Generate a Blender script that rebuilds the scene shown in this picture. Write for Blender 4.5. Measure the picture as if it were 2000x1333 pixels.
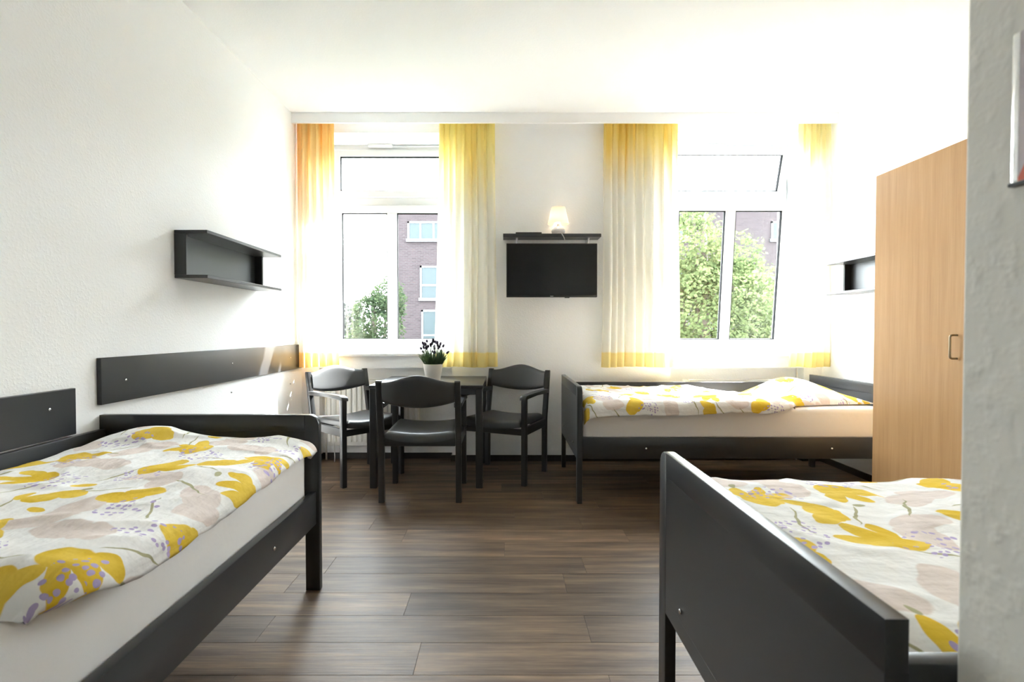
import bpy, bmesh, math, random
from mathutils import Vector, Matrix, noise

scene = bpy.context.scene
for o in list(bpy.data.objects):
    bpy.data.objects.remove(o)
COL = scene.collection
R = math.radians

# ------------------------------------------------------------------ camera
CAM_H = 1.13
cam_d = bpy.data.cameras.new('camera')
cam = bpy.data.objects.new('camera', cam_d)
COL.objects.link(cam)
cam.location = (0, 0, CAM_H)
cam.rotation_euler = (R(90 - 1.155), 0, 0)
cam_d.sensor_width = 36.0
cam_d.lens = 36.0 * 1016 / 2000
cam_d.shift_x = 15 / 2000
cam_d.clip_start = 0.02
cam_d.clip_end = 300
cam_d.dof.use_dof = True
cam_d.dof.focus_distance = 2.9
cam_d.dof.aperture_fstop = 5.0
scene.camera = cam

# ------------------------------------------------------------------ sky, sun, exposure
world = bpy.data.worlds.new('sky')
scene.world = world
world.use_nodes = True
wn = world.node_tree.nodes
wn['Background'].inputs[0].default_value = (0.86, 0.94, 1.0, 1)
wn['Background'].inputs[1].default_value = 16.0

sun_d = bpy.data.lights.new('sun', 'SUN')
sun_d.energy = 30.0
sun_d.angle = R(0.6)
sun_d.color = (1.0, 0.98, 0.95)
sun = bpy.data.objects.new('sun', sun_d)
COL.objects.link(sun)
sun.location = (10, 14, 18)
sun.rotation_euler = Vector((-1.0, -1.0, -1.63)).to_track_quat('-Z', 'Y').to_euler()

for px in (-1.024, 2.01):                      # daylight portals in the two window openings
    pd = bpy.data.lights.new('window_portal', 'AREA')
    pd.shape = 'RECTANGLE'; pd.size = 1.15; pd.size_y = 1.9
    pd.cycles.is_portal = True
    po = bpy.data.objects.new('window_portal', pd)
    COL.objects.link(po)
    po.location = (px, 4.90, 1.88)
    po.rotation_euler = (R(-90), 0, 0)

vs = scene.view_settings
vs.view_transform = 'Standard'
vs.look = 'None'
vs.gamma = 1.0
vs.use_curve_mapping = False
vs.exposure = 1.67
cy = scene.cycles
cy.use_denoising = True
cy.max_bounces = 18
cy.diffuse_bounces = 16
cy.glossy_bounces = 4
cy.transmission_bounces = 8
cy.transparent_max_bounces = 12
cy.sample_clamp_indirect = 40.0
cy.caustics_reflective = False
cy.caustics_refractive = False

# ------------------------------------------------------------------ material helpers
class NT:
    def __init__(self, name):
        self.m = bpy.data.materials.new(name)
        self.m.use_nodes = True
        self.t = self.m.node_tree
        self.n = self.t.nodes
        self.b = self.n['Principled BSDF']
        self.out = self.n['Material Output']
    def node(self, kind, **kw):
        nd = self.n.new(kind)
        for k, v in kw.items():
            setattr(nd, k, v)
        return nd
    def link(self, a, b):
        self.t.links.new(a, b)
    def val(self, sock, v):
        if hasattr(v, 'is_output') or isinstance(v, bpy.types.NodeSocket):
            self.link(v, sock)
        else:
            sock.default_value = v
    def math(self, op, a, b=0.0, c=None, clamp=False):
        nd = self.node('ShaderNodeMath', operation=op, use_clamp=clamp)
        self.val(nd.inputs[0], a); self.val(nd.inputs[1], b)
        if c is not None:
            self.val(nd.inputs[2], c)
        return nd.outputs[0]
    def mix(self, fac, a, b):
        nd = self.node('ShaderNodeMix', data_type='RGBA')
        self.val(nd.inputs[0], fac)
        self.val(nd.inputs[6], a); self.val(nd.inputs[7], b)
        return nd.outputs[2]
    def ramp(self, v, stops):
        nd = self.node('ShaderNodeValToRGB')
        self.val(nd.inputs[0], v)
        e = nd.color_ramp.elements
        while len(e) < len(stops):
            e.new(0.5)
        for i, (p, c) in enumerate(stops):
            e[i].position = p; e[i].color = (*c, 1)
        return nd.outputs[0]
    def smooth(self, v, lo, hi):
        nd = self.node('ShaderNodeMapRange', interpolation_type='SMOOTHSTEP')
        self.val(nd.inputs[0], v)
        nd.inputs[1].default_value = lo; nd.inputs[2].default_value = hi
        nd.inputs[3].default_value = 0; nd.inputs[4].default_value = 1
        return nd.outputs[0]
    def coords(self, which='Object', scale=(1, 1, 1), add=None):
        tc = self.node('ShaderNodeTexCoord')
        mp = self.node('ShaderNodeMapping')
        mp.inputs['Scale'].default_value = scale
        src = tc.outputs[which]
        if add is not None:
            va = self.node('ShaderNodeVectorMath', operation='ADD')
            self.link(src, va.inputs[0]); self.link(add, va.inputs[1])
            src = va.outputs[0]
        self.link(src, mp.inputs['Vector'])
        return mp.outputs[0]
    def noise(self, vec, scale, detail=3, rough=0.5):
        nd = self.node('ShaderNodeTexNoise')
        self.link(vec, nd.inputs['Vector'])
        nd.inputs['Scale'].default_value = scale
        nd.inputs['Detail'].default_value = detail
        nd.inputs['Roughness'].default_value = rough
        return nd.outputs['Fac']
    def bump(self, h, strength=0.3, dist=0.01):
        nd = self.node('ShaderNodeBump')
        nd.inputs['Strength'].default_value = strength
        nd.inputs['Distance'].default_value = dist
        self.link(h, nd.inputs['Height'])
        self.link(nd.outputs[0], self.b.inputs['Normal'])
        return nd.outputs[0]
    def base(self, c, rough=0.5, spec=0.5, metal=0.0):
        self.val(self.b.inputs['Base Color'], (*c, 1) if isinstance(c, tuple) and len(c) == 3 else c)
        self.b.inputs['Roughness'].default_value = rough
        self.b.inputs['Specular IOR Level'].default_value = spec
        self.b.inputs['Metallic'].default_value = metal

def plain(name, c, rough=0.5, spec=0.5, metal=0.0, var=0.06, vscale=6.0):
    """one colour with a faint procedural variation and micro relief"""
    t = NT(name)
    v = t.noise(t.coords(), vscale, 3)
    lo = tuple(x * (1 - var) for x in c); hi = tuple(min(1, x * (1 + var)) for x in c)
    col = t.ramp(v, [(0.3, lo), (0.7, hi)])
    t.base(col, rough, spec, metal)
    return t.m

M = {}
def wallpaper(name, c, strength, fine=90):
    t = NT(name)
    co = t.coords()
    n1 = t.noise(co, fine, 2, 0.5); n2 = t.noise(co, 28, 2)
    s = t.math('MULTIPLY_ADD', t.smooth(n1, 0.40, 0.85), 0.8, t.math('MULTIPLY', n2, 0.5))
    t.base(c, 0.85, 0.15)
    t.bump(s, strength, 0.006)
    return t.m
M['wall'] = wallpaper('woodchip_wallpaper', (0.915, 0.925, 0.935), 0.18)
M['ceiling'] = wallpaper('ceiling_paint', (0.92, 0.93, 0.94), 0.08)
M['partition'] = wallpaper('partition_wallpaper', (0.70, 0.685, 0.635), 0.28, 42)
M['white_paint'] = plain('white_paint', (0.78, 0.78, 0.775), 0.35, 0.4, var=0.01)
M['pvc'] = plain('white_window_plastic', (0.60, 0.61, 0.62), 0.3, 0.5, var=0.01)
M['gasket'] = plain('dark_rubber_gasket', (0.004, 0.004, 0.004), 0.8, 0.1)
M['anthracite'] = plain('anthracite_laminate', (0.029, 0.030, 0.032), 0.31, 0.5, var=0.06, vscale=3)
M['baseboard'] = plain('dark_baseboard', (0.022, 0.019, 0.017), 0.5)
M['vinyl'] = plain('anthracite_vinyl', (0.050, 0.052, 0.055), 0.34, 0.5, var=0.06)
M['chrome'] = plain('chrome', (0.75, 0.75, 0.75), 0.2, 0.5, 1.0, var=0.02)
M['nickel'] = plain('brushed_brass_nickel', (0.42, 0.35, 0.24), 0.35, 0.5, 1.0, var=0.05)
M['aluminium'] = plain('aluminium', (0.80, 0.80, 0.82), 0.28, 0.5, 1.0, var=0.03)
M['sign_frame'] = plain('polished_silver', (0.93, 0.93, 0.95), 0.15, 0.5, 1.0, var=0.01)
M['black_plastic'] = plain('black_plastic', (0.012, 0.012, 0.012), 0.45)
M['screen'] = plain('black_screen_glass', (0.006, 0.006, 0.007), 0.16, 0.35, var=0.02)
M['logo'] = plain('silver_print', (0.5, 0.5, 0.5), 0.4)
M['ceramic'] = plain('cream_ceramic', (0.80, 0.75, 0.67), 0.45, 0.4, var=0.02)
M['lamp_ceramic'] = plain('white_glazed_ceramic', (0.80, 0.77, 0.77), 0.25, 0.5, var=0.02)
M['soil'] = plain('potting_soil', (0.03, 0.02, 0.013), 0.9, var=0.4, vscale=80)
M['lav_leaf'] = plain('lavender_leaf', (0.11, 0.17, 0.085), 0.6, 0.3, var=0.4, vscale=30)
M['lav_flower'] = plain('lavender_flower', (0.045, 0.032, 0.06), 0.7, 0.2, var=0.3, vscale=60)
M['cable'] = plain('white_cable', (0.8, 0.79, 0.77), 0.4)
M['radiator'] = plain('radiator_enamel', (0.82, 0.81, 0.78), 0.35, 0.5, var=0.02)

def cloth(name, c):
    t = NT(name)
    co = t.coords()
    t.base(c, 0.9, 0.1)
    n = t.math('ADD', t.noise(co, 9, 4), t.math('MULTIPLY', t.noise(co, 500, 1), 0.05))
    t.bump(n, 0.25, 0.02)
    t.b.inputs['Sheen Weight'].default_value = 0.1
    return t.m
M['sheet'] = cloth('white_fitted_sheet', (0.84, 0.825, 0.815))

# floor planks -----------------------------------------------------
def plank_mat():
    t = NT('brown_oak_vinyl')
    oi = t.node('ShaderNodeObjectInfo')
    rnd = oi.outputs['Random']
    off = t.node('ShaderNodeCombineXYZ')
    t.link(t.math('MULTIPLY', rnd, 37.0), off.inputs[0])
    t.link(t.math('MULTIPLY', rnd, 91.0), off.inputs[1])
    co = t.coords('Object', (1, 1, 1), off.outputs[0])
    mp1 = t.node('ShaderNodeMapping'); mp1.inputs['Scale'].default_value = (1.1, 11, 1); t.link(co, mp1.inputs[0])
    mp2 = t.node('ShaderNodeMapping'); mp2.inputs['Scale'].default_value = (2.2, 75, 1); t.link(co, mp2.inputs[0])
    g1 = t.noise(mp1.outputs[0], 1.6, 5, 0.62)
    g2 = t.noise(mp2.outputs[0], 1.5, 3, 0.6)
    g = t.math('ADD', t.math('MULTIPLY', g1, 0.72), t.math('MULTIPLY', g2, 0.28))
    c1 = t.ramp(g, [(0.30, (0.046, 0.032, 0.023)), (0.46, (0.108, 0.076, 0.054)), (0.58, (0.178, 0.127, 0.089)), (0.72, (0.29, 0.212, 0.145))])
    tone = t.math('MULTIPLY_ADD', rnd, 0.65, 0.64)
    hs = t.node('ShaderNodeHueSaturation')
    t.link(c1, hs.inputs['Color']); t.link(tone, hs.inputs['Value'])
    hs.inputs['Saturation'].default_value = 1.15
    t.base(hs.outputs[0], 0.42, 0.28)
    rr = t.node('ShaderNodeMapRange'); t.link(g2, rr.inputs[0]); rr.inputs[3].default_value = 0.40; rr.inputs[4].default_value = 0.56
    t.link(rr.outputs[0], t.b.inputs['Roughness'])
    t.bump(g2, 0.22, 0.004)
    return t.m
M['plank'] = plank_mat()
M['subfloor'] = plain('dark_subfloor', (0.03, 0.022, 0.016), 0.8)  # plain dark brown slab, visible in the joints between planks

def beech_mat():
    t = NT('beech_laminate')
    co = t.coords('Object', (14, 14, 0.55))
    g = t.noise(co, 2.2, 5, 0.6)
    co2 = t.coords('Object', (90, 90, 2.5))
    g2 = t.noise(co2, 2.0, 2)
    v = t.math('ADD', t.math('MULTIPLY', g, 0.7), t.math('MULTIPLY', g2, 0.3))
    c = t.ramp(v, [(0.3, (0.53, 0.305, 0.13)), (0.5, (0.60, 0.36, 0.165)), (0.7, (0.66, 0.415, 0.20))])
    t.base(c, 0.42, 0.4)
    return t.m
M['beech'] = beech_mat()

# glass -------------------------------------------------------------
def glass_mat():
    t = NT('window_glass')
    tr = t.node('ShaderNodeBsdfTransparent'); tr.inputs[0].default_value = (0.97, 0.98, 0.975, 1)
    gl = t.node('ShaderNodeBsdfGlossy'); gl.inputs['Roughness'].default_value = 0.02
    fr = t.node('ShaderNodeLayerWeight'); fr.inputs[0].default_value = 0.5
    mx = t.node('ShaderNodeMixShader')
    t.link(t.math('MULTIPLY_ADD', t.math('POWER', fr.outputs['Facing'], 5.0), 0.6, 0.025), mx.inputs[0])
    t.link(tr.outputs[0], mx.inputs[1]); t.link(gl.outputs[0], mx.inputs[2])
    t.link(mx.outputs[0], t.out.inputs[0])
    return t.m
M['glass'] = glass_mat()

# curtains ------------------------------------------------------------
def curtain_mat(name, top, top2, fade_z, band, seed, streak=0.0):
    """cream fabric, dyed at the head (fading down to fade_z) and with a dyed hem band"""
    t = NT(name)
    tc = t.node('ShaderNodeTexCoord')
    sp = t.node('ShaderNodeSeparateXYZ'); t.link(tc.outputs['UV'], sp.inputs[0])
    u, z = sp.outputs[0], sp.outputs[1]
    mp = t.node('ShaderNodeMapping'); mp.inputs['Scale'].default_value = (9, 0.5, 1); mp.inputs['Location'].default_value = (seed, seed, 0)
    t.link(tc.outputs['UV'], mp.inputs[0])
    n = t.noise(mp.outputs[0], 1.0, 2)
    zz = t.math('ADD', z, t.math('MULTIPLY_ADD', n, 0.55, -0.275))
    ftop = t.smooth(zz, fade_z, 2.80)
    cream = (0.88, 0.865, 0.81, 1)
    col = t.mix(ftop, cream, t.mix(t.smooth(n, 0.42, 0.62), (*top, 1), (*top2, 1)))
    if streak > 0:
        mp3 = t.node('ShaderNodeMapping'); mp3.inputs['Scale'].default_value = (14, 0.15, 1); mp3.inputs['Location'].default_value = (seed * 2, 0, 0)
        t.link(tc.outputs['UV'], mp3.inputs[0])
        s = t.smooth(t.noise(mp3.outputs[0], 1.0, 1), 0.48, 0.66)
        col = t.mix(t.math('MULTIPLY', s, streak), col, (*top2, 1))
    zb = t.math('ADD', z, t.math('MULTIPLY_ADD', n, 0.02, -0.01))
    fb = t.math('SUBTRACT', 1.0, t.smooth(zb, 0.935, 0.955))
    col = t.mix(t.math('MULTIPLY', fb, 0.9), col, (*band, 1))
    df = t.node('ShaderNodeBsdfDiffuse'); t.link(col, df.inputs[0])
    tl = t.node('ShaderNodeBsdfTranslucent'); t.link(col, tl.inputs[0])
    mx = t.node('ShaderNodeMixShader'); mx.inputs[0].default_value = 0.42
    t.link(df.outputs[0], mx.inputs[1]); t.link(tl.outputs[0], mx.inputs[2])
    t.link(mx.outputs[0], t.out.inputs[0])
    return t.m

# printed bedding ------------------------------------------------------
def print_mat():
    """white cotton printed with yellow and blush flowers, olive stems and lilac dots; UVs are metres"""
    t = NT('floral_print_cotton')
    TW, TH, PS = 0.96, 0.78, 1.18
    tc = t.node('ShaderNodeTexCoord')
    nz = t.node('ShaderNodeTexNoise'); nz.inputs['Scale'].default_value = 9; nz.inputs['Detail'].default_value = 2
    t.link(tc.outputs['UV'], nz.inputs['Vector'])
    w = t.node('ShaderNodeVectorMath', operation='MULTIPLY_ADD')
    sc = t.node('ShaderNodeVectorMath', operation='SCALE'); t.link(tc.outputs['UV'], sc.inputs[0]); sc.inputs['Scale'].default_value = PS
    t.link(nz.outputs['Color'], w.inputs[0]); w.inputs[1].default_value = (0.075, 0.075, 0); t.link(sc.outputs[0], w.inputs[2])
    sp = t.node('ShaderNodeSeparateXYZ'); t.link(w.outputs[0], sp.inputs[0])
    cx = t.math('FLOORED_MODULO', sp.outputs[0], TW); cyv = t.math('FLOORED_MODULO', sp.outputs[1], TH)
    cb = t.node('ShaderNodeCombineXYZ'); t.link(cx, cb.inputs[0]); t.link(cyv, cb.inputs[1])
    P = cb.outputs[0]
    last = [None]
    def group(shapes):
        acc = None
        for (x, y, rx, ry, a) in shapes:
            r = max(rx, ry)
            for ox in (-TW, 0, TW):
                for oy in (-TH, 0, TH):
                    X, Y = x + ox, y + oy
                    if X + r < 0 or X - r > TW or Y + r < 0 or Y - r > TH:
                        continue
                    mp = t.node('ShaderNodeMapping', vector_type='TEXTURE')
                    mp.inputs['Location'].default_value = (X, Y, 0)
                    mp.inputs['Rotation'].default_value = (0, 0, R(a))
                    mp.inputs['Scale'].default_value = (rx, ry, 1)
                    if last[0] is None:
                        t.link(P, mp.inputs[0])
                    else:                       # evaluate the motifs one after the other (keeps the shader stack small)
                        sq = t.node('ShaderNodeVectorMath', operation='MULTIPLY_ADD')
                        t.link(last[0], sq.inputs[0]); sq.inputs[1].default_value = (1e-7, 1e-7, 0); t.link(P, sq.inputs[2])
                        t.link(sq.outputs[0], mp.inputs[0])
                    ln = t.node('ShaderNodeVectorMath', operation='LENGTH'); t.link(mp.outputs[0], ln.inputs[0])
                    acc = ln.outputs['Value'] if acc is None else t.math('MINIMUM', acc, ln.outputs['Value'])
                    last[0] = acc
        return acc
    def flower(x, y, a, s, lobes):
        out = []
        for (lx, ly, rx, ry, la) in lobes:
            c, sn = math.cos(R(a)), math.sin(R(a))
            out.append((x + s * (lx * c - ly * sn), y + s * (lx * sn + ly * c), rx * s, ry * s, a + la))
        return out
    tulip = [(0, -0.01, 0.060, 0.048, 0), (-0.052, 0.042, 0.058, 0.027, 118), (0.0, 0.055, 0.026, 0.062, 0), (0.055, 0.045, 0.060, 0.026, 55)]
    poppy = [(-0.03, 0, 0.062, 0.050, 15), (0.045, 0.02, 0.055, 0.042, -25), (0.0, 0.055, 0.05, 0.026, 10)]
    yel = []
    for (x, y, a, s, f) in [(0.12, 0.16, 30, 1.05, tulip), (0.46, 0.30, -70, 1.0, poppy), (0.80, 0.13, 150, 1.05, tulip),
                            (0.26, 0.60, 200, 1.05, tulip), (0.66, 0.62, 80, 1.0, poppy), (0.92, 0.48, -20, 1.0, tulip), (0.48, 0.06, 100, 0.9, poppy), (0.06, 0.36, 250, 0.95, poppy)]:
        yel += flower(x, y, a, s, f)
    yel += [(0.33, 0.04, 0.022, 0.042, 20), (0.60, 0.10, 0.020, 0.040, -30), (0.05, 0.44, 0.022, 0.044, 60), (0.47, 0.74, 0.021, 0.04, 110)]
    blush = []
    for (x, y, a, s) in [(0.28, 0.24, 40, 1.1), (0.62, 0.20, -30, 1.15), (0.10, 0.66, 80, 1.15), (0.46, 0.50, 10, 1.1), (0.82, 0.70, 130, 1.1), (0.77, 0.36, 60, 1.0)]:
        blush += flower(x, y, a, s, [(-0.04, 0, 0.085, 0.055, 20), (0.05, 0.03, 0.075, 0.048, -35)])
    stems = [(0.20, 0.07, 0.085, 0.004, -25), (0.40, 0.16, 0.004, 0.09, 20), (0.70, 0.05, 0.08, 0.004, 15), (0.17, 0.36, 0.004, 0.10, -30),
             (0.36, 0.42, 0.10, 0.004, 60), (0.57, 0.44, 0.09, 0.004, 20), (0.80, 0.56, 0.004, 0.08, 40), (0.37, 0.68, 0.09, 0.004, -40),
             (0.93, 0.30, 0.10, 0.004, 80), (0.58, 0.75, 0.09, 0.004, 10), (0.40, 0.09, 0.012, 0.018, 20), (0.24, 0.45, 0.012, 0.018, 60), (0.88, 0.61, 0.012, 0.018, 0)]
    patches = [(0.22, 0.15, 0.095, 0.06, 30), (0.56, 0.37, 0.09, 0.055, -40), (0.88, 0.20, 0.09, 0.055, 60), (0.30, 0.70, 0.09, 0.055, 10), (0.70, 0.54, 0.095, 0.05, 100), (0.02, 0.53, 0.08, 0.05, 0)]
    my = t.math('SUBTRACT', 1.0, t.smooth(group(yel), 0.96, 1.04))
    mb = t.math('SUBTRACT', 1.0, t.smooth(group(blush), 0.95, 1.05))
    ms = t.math('SUBTRACT', 1.0, t.smooth(group(stems), 0.85, 1.1))
    mp_ = t.math('LESS_THAN', group(patches), 1.2)
    vo = t.node('ShaderNodeTexVoronoi'); vo.inputs['Scale'].default_value = 46; vo.inputs['Randomness'].default_value = 0.55
    t.link(P, vo.inputs['Vector'])
    md = t.math('MULTIPLY', t.math('LESS_THAN', vo.outputs['Distance'], 0.35), mp_)
    col = t.mix(mb, (0.87, 0.865, 0.86, 1), (0.74, 0.655, 0.62, 1))
    col = t.mix(my, col, t.mix(t.smooth(t.noise(tc.outputs['UV'], 7, 2), 0.4, 0.6), (0.74, 0.50, 0.045, 1), (0.80, 0.57, 0.09, 1)))
    col = t.mix(ms, col, (0.42, 0.40, 0.25, 1))
    col = t.mix(md, col, (0.47, 0.39, 0.63, 1))
    t.base(col, 0.88, 0.1)
    co = t.coords('UV')
    wr = t.coords('UV', (3, 16, 1))
    n = t.math('ADD', t.math('MULTIPLY', t.noise(co, 22, 3), 0.6), t.math('MULTIPLY', t.noise(wr, 1.5, 3), 0.6))
    t.bump(n, 0.5, 0.02)
    return t.m
M['print'] = print_mat()

def leaf_mat(name, c1, c2, trans=0.5):
    t = NT(name)
    v = t.noise(t.coords(), 1.3, 3)
    v2 = t.noise(t.coords(), 9, 2)
    col = t.ramp(t.math('ADD', t.math('MULTIPLY', v, 0.5), t.math('MULTIPLY', v2, 0.5)), [(0.36, c1), (0.62, c2)])
    df = t.node('ShaderNodeBsdfDiffuse'); t.link(col, df.inputs[0])
    tl = t.node('ShaderNodeBsdfTranslucent'); t.link(col, tl.inputs[0])
    mx = t.node('ShaderNodeMixShader'); mx.inputs[0].default_value = trans
    t.link(df.outputs[0], mx.inputs[1]); t.link(tl.outputs[0], mx.inputs[2])
    t.link(mx.outputs[0], t.out.inputs[0])
    return t.m
M['leaf_light'] = leaf_mat('linden_leaf', (0.0341, 0.0481, 0.0202), (0.0697, 0.0837, 0.0357))
M['leaf_dark'] = leaf_mat('dark_leaf', (0.0139, 0.0217, 0.0139), (0.0310, 0.0418, 0.0186), 0.4)
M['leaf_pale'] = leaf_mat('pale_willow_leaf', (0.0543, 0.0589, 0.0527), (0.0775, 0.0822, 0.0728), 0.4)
M['bark'] = plain('bark', (0.04, 0.03, 0.022), 0.9, var=0.3)
M['grass'] = plain('lawn', (0.012, 0.02, 0.006), 0.9, var=0.3, vscale=1.0)

def brick_mat():
    t = NT('red_brick_facade')
    tc = t.node('ShaderNodeTexCoord')
    sp = t.node('ShaderNodeSeparateXYZ'); t.link(tc.outputs['Object'], sp.inputs[0])
    cb = t.node('ShaderNodeCombineXYZ'); t.link(sp.outputs[0], cb.inputs[0]); t.link(sp.outputs[2], cb.inputs[1])
    br = t.node('ShaderNodeTexBrick')
    t.link(cb.outputs[0], br.inputs['Vector'])
    br.inputs['Color1'].default_value = (0.0136, 0.0095, 0.0105, 1)
    br.inputs['Color2'].default_value = (0.0194, 0.0136, 0.0149, 1)
    br.inputs['Mortar'].default_value = (0.0232, 0.0209, 0.0209, 1)
    br.inputs['Scale'].default_value = 1.0
    br.inputs['Brick Width'].default_value = 0.25
    br.inputs['Row Height'].default_value = 0.083
    br.inputs['Mortar Size'].default_value = 0.012
    t.base(br.outputs['Color'], 0.85, 0.1)
    return t.m
M['brick'] = brick_mat()
M['far_frame'] = plain('far_window_frame', (0.0264, 0.0264, 0.0287), 0.5)
M['far_pane'] = plain('far_window_pane', (0.0155, 0.0209, 0.0225), 0.3, 0.1)

def shade_mat():
    t = NT('lamp_shade_fabric')
    df = t.node('ShaderNodeBsdfDiffuse'); df.inputs[0].default_value = (0.86, 0.82, 0.76, 1)
    tl = t.node('ShaderNodeBsdfTranslucent'); tl.inputs[0].default_value = (0.90, 0.84, 0.74, 1)
    mx = t.node('ShaderNodeMixShader'); mx.inputs[0].default_value = 0.55
    t.link(df.outputs[0], mx.inputs[1]); t.link(tl.outputs[0], mx.inputs[2])
    t.link(mx.outputs[0], t.out.inputs[0])
    return t.m
M['shade'] = shade_mat()

def sign_mat():
    t = NT('printed_sign')
    tc = t.node('ShaderNodeTexCoord')
    sp = t.node('ShaderNodeSeparateXYZ'); t.link(tc.outputs['Object'], sp.inputs[0])
    # red wedge rising from the far lower corner, on a grey-lilac ground
    v = t.math('SUBTRACT', t.math('MULTIPLY', t.math('SUBTRACT', 0.216, sp.outputs[1]), 1.9), sp.outputs[2])
    col = t.mix(t.math('GREATER_THAN', v, 0.0), (0.50, 0.44, 0.46, 1), (0.62, 0.11, 0.05, 1))
    t.base(col, 0.3, 0.5)
    return t.m

# ------------------------------------------------------------------ mesh helpers
class MB:
    def __init__(self):
        self.v = []; self.f = []
    def add(self, verts, faces):
        o = len(self.v)
        self.v += [tuple(p) for p in verts]
        self.f += [tuple(i + o for i in f) for f in faces]
        return self
    def box(self, x0, x1, y0, y1, z0, z1, bevel=0.0, seg=1):
        if bevel <= 0:
            vs_ = [(x0, y0, z0), (x1, y0, z0), (x1, y1, z0), (x0, y1, z0), (x0, y0, z1), (x1, y0, z1), (x1, y1, z1), (x0, y1, z1)]
            return self.add(vs_, [(0, 3, 2, 1), (4, 5, 6, 7), (0, 1, 5, 4), (1, 2, 6, 5), (2, 3, 7, 6), (3, 0, 4, 7)])
        bm = bmesh.new()
        bmesh.ops.create_cube(bm, size=1.0)
        for v in bm.verts:
            v.co = ((x0 + x1) / 2 + v.co.x * (x1 - x0), (y0 + y1) / 2 + v.co.y * (y1 - y0), (z0 + z1) / 2 + v.co.z * (z1 - z0))
        bmesh.ops.bevel(bm, geom=bm.edges[:], offset=bevel, segments=seg, affect='EDGES', profile=0.5)
        self.bm(bm)
        return self
    def bm(self, bm):
        bm.verts.index_update()
        self.add([v.co[:] for v in bm.verts], [[v.index for v in f.verts] for f in bm.faces])
        bm.free()
    def prism(self, prof, axis, a0, a1, bevel=0.0, seg=2):
        """extrude a closed 2D profile; axis 'x' -> profile is (y,z), 'y' -> (x,z), 'z' -> (x,y)"""
        def P(p, a):
            return {'x': (a, p[0], p[1]), 'y': (p[0], a, p[1]), 'z': (p[0], p[1], a)}[axis]
        bm = bmesh.new()
        A = [bm.verts.new(P(p, a0)) for p in prof]
        B = [bm.verts.new(P(p, a1)) for p in prof]
        n = len(prof)
        caps = [bm.faces.new(A), bm.faces.new(B[::-1])]
        for i in range(n):
            bm.faces.new((A[i], B[i], B[(i + 1) % n], A[(i + 1) % n]))
        bmesh.ops.recalc_face_normals(bm, faces=bm.faces[:])
        if bevel > 0:
            es = set()
            for c in caps:
                es.update(c.edges)
            bmesh.ops.bevel(bm, geom=list(es), offset=bevel, segments=seg, affect='EDGES', profile=0.5)
        self.bm(bm)
        return self
    def tube(self, pts, r, seg=8, cap=True):
        pts = [Vector(p) for p in pts]
        n = len(pts)
        rad = r if isinstance(r, (list, tuple)) else [r] * n
        verts = []; faces = []
        up = None
        for i, p in enumerate(pts):
            d = (pts[min(i + 1, n - 1)] - pts[max(i - 1, 0)]).normalized()
            if up is None:
                up = Vector((0, 0, 1)) if abs(d.z) < 0.9 else Vector((1, 0, 0))
            a = d.cross(up).normalized(); b = d.cross(a).normalized()
            up = -b if abs(d.dot(b)) < 0.99 else up
            up = a.cross(d)
            for k in range(seg):
                th = 2 * math.pi * k / seg
                verts.append(p + (a * math.cos(th) + b * math.sin(th)) * rad[i])
        for i in range(n - 1):
            for k in range(seg):
                k2 = (k + 1) % seg
                faces.append((i * seg + k, i * seg + k2, (i + 1) * seg + k2, (i + 1) * seg + k))
        if cap:
            faces.append(tuple(range(seg))[::-1])
            faces.append(tuple((n - 1) * seg + k for k in range(seg)))
        return self.add(verts, faces)
    def lathe(self, prof, seg=24, cx=0, cy=0):
        verts = []; faces = []
        for (r, z) in prof:
            for k in range(seg):
                th = 2 * math.pi * k / seg
                verts.append((cx + r * math.cos(th), cy + r * math.sin(th), z))
        for i in range(len(prof) - 1):
            for k in range(seg):
                k2 = (k + 1) % seg
                faces.append((i * seg + k, i * seg + k2, (i + 1) * seg + k2, (i + 1) * seg + k))
        return self.add(verts, faces)
    def disc(self, c, axis, r, h, seg=10):
        """little cylinder (screw head) starting at c and going h along axis"""
        a = Vector(axis)
        return self.tube([Vector(c), Vector(c) + a * h * 0.7, Vector(c) + a * h], [r, r, r * 0.7], seg)
    def map(self, fn):
        self.v = [tuple(fn(*p)) for p in self.v]
        return self
    def build(self, name, mat, parent=None, smooth=False, loc=None, rot=None, fix=True, flip=False):
        me = bpy.data.meshes.new(name)
        me.from_pydata(self.v, [], self.f)
        if fix:
            bm = bmesh.new(); bm.from_mesh(me)
            bmesh.ops.recalc_face_normals(bm, faces=bm.faces[:])
            bm.to_mesh(me); bm.free()
        me.materials.append(M[mat] if isinstance(mat, str) else mat)
        if smooth:
            for p in me.polygons:
                p.use_smooth = True
        o = bpy.data.objects.new(name, me)
        COL.objects.link(o)
        if parent is not None:
            o.parent = parent
        if loc is not None:
            o.location = loc
        if rot is not None:
            o.rotation_euler = rot
        return o

def autosmooth(o, ang=40):
    me = o.data
    bm = bmesh.new(); bm.from_mesh(me)
    for f in bm.faces:
        f.smooth = True
    for e in bm.edges:
        if len(e.link_faces) == 2 and e.calc_face_angle(0) > R(ang):
            e.smooth = False
    bm.to_mesh(me); bm.free()
    return o

def tag(o, label, cat, group=None):
    o['label'] = label; o['category'] = cat
    if group:
        o['group'] = group
    return o
def struct(o, label=None):
    o['kind'] = 'structure'
    if label:
        o['label'] = label
    return o
def thing(name, label, cat, loc=(0, 0, 0), rotz=0.0, group=None):
    o = bpy.data.objects.new(name, None)
    o.empty_display_size = 0.1
    COL.objects.link(o)
    o.location = loc; o.rotation_euler = (0, 0, rotz)
    return tag(o, label, cat, group)
def copy_tree(o, parent=None):
    c = o.copy(); COL.objects.link(c)
    c.parent = parent
    for ch in list(o.children):
        copy_tree(ch, c)
    return c

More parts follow.
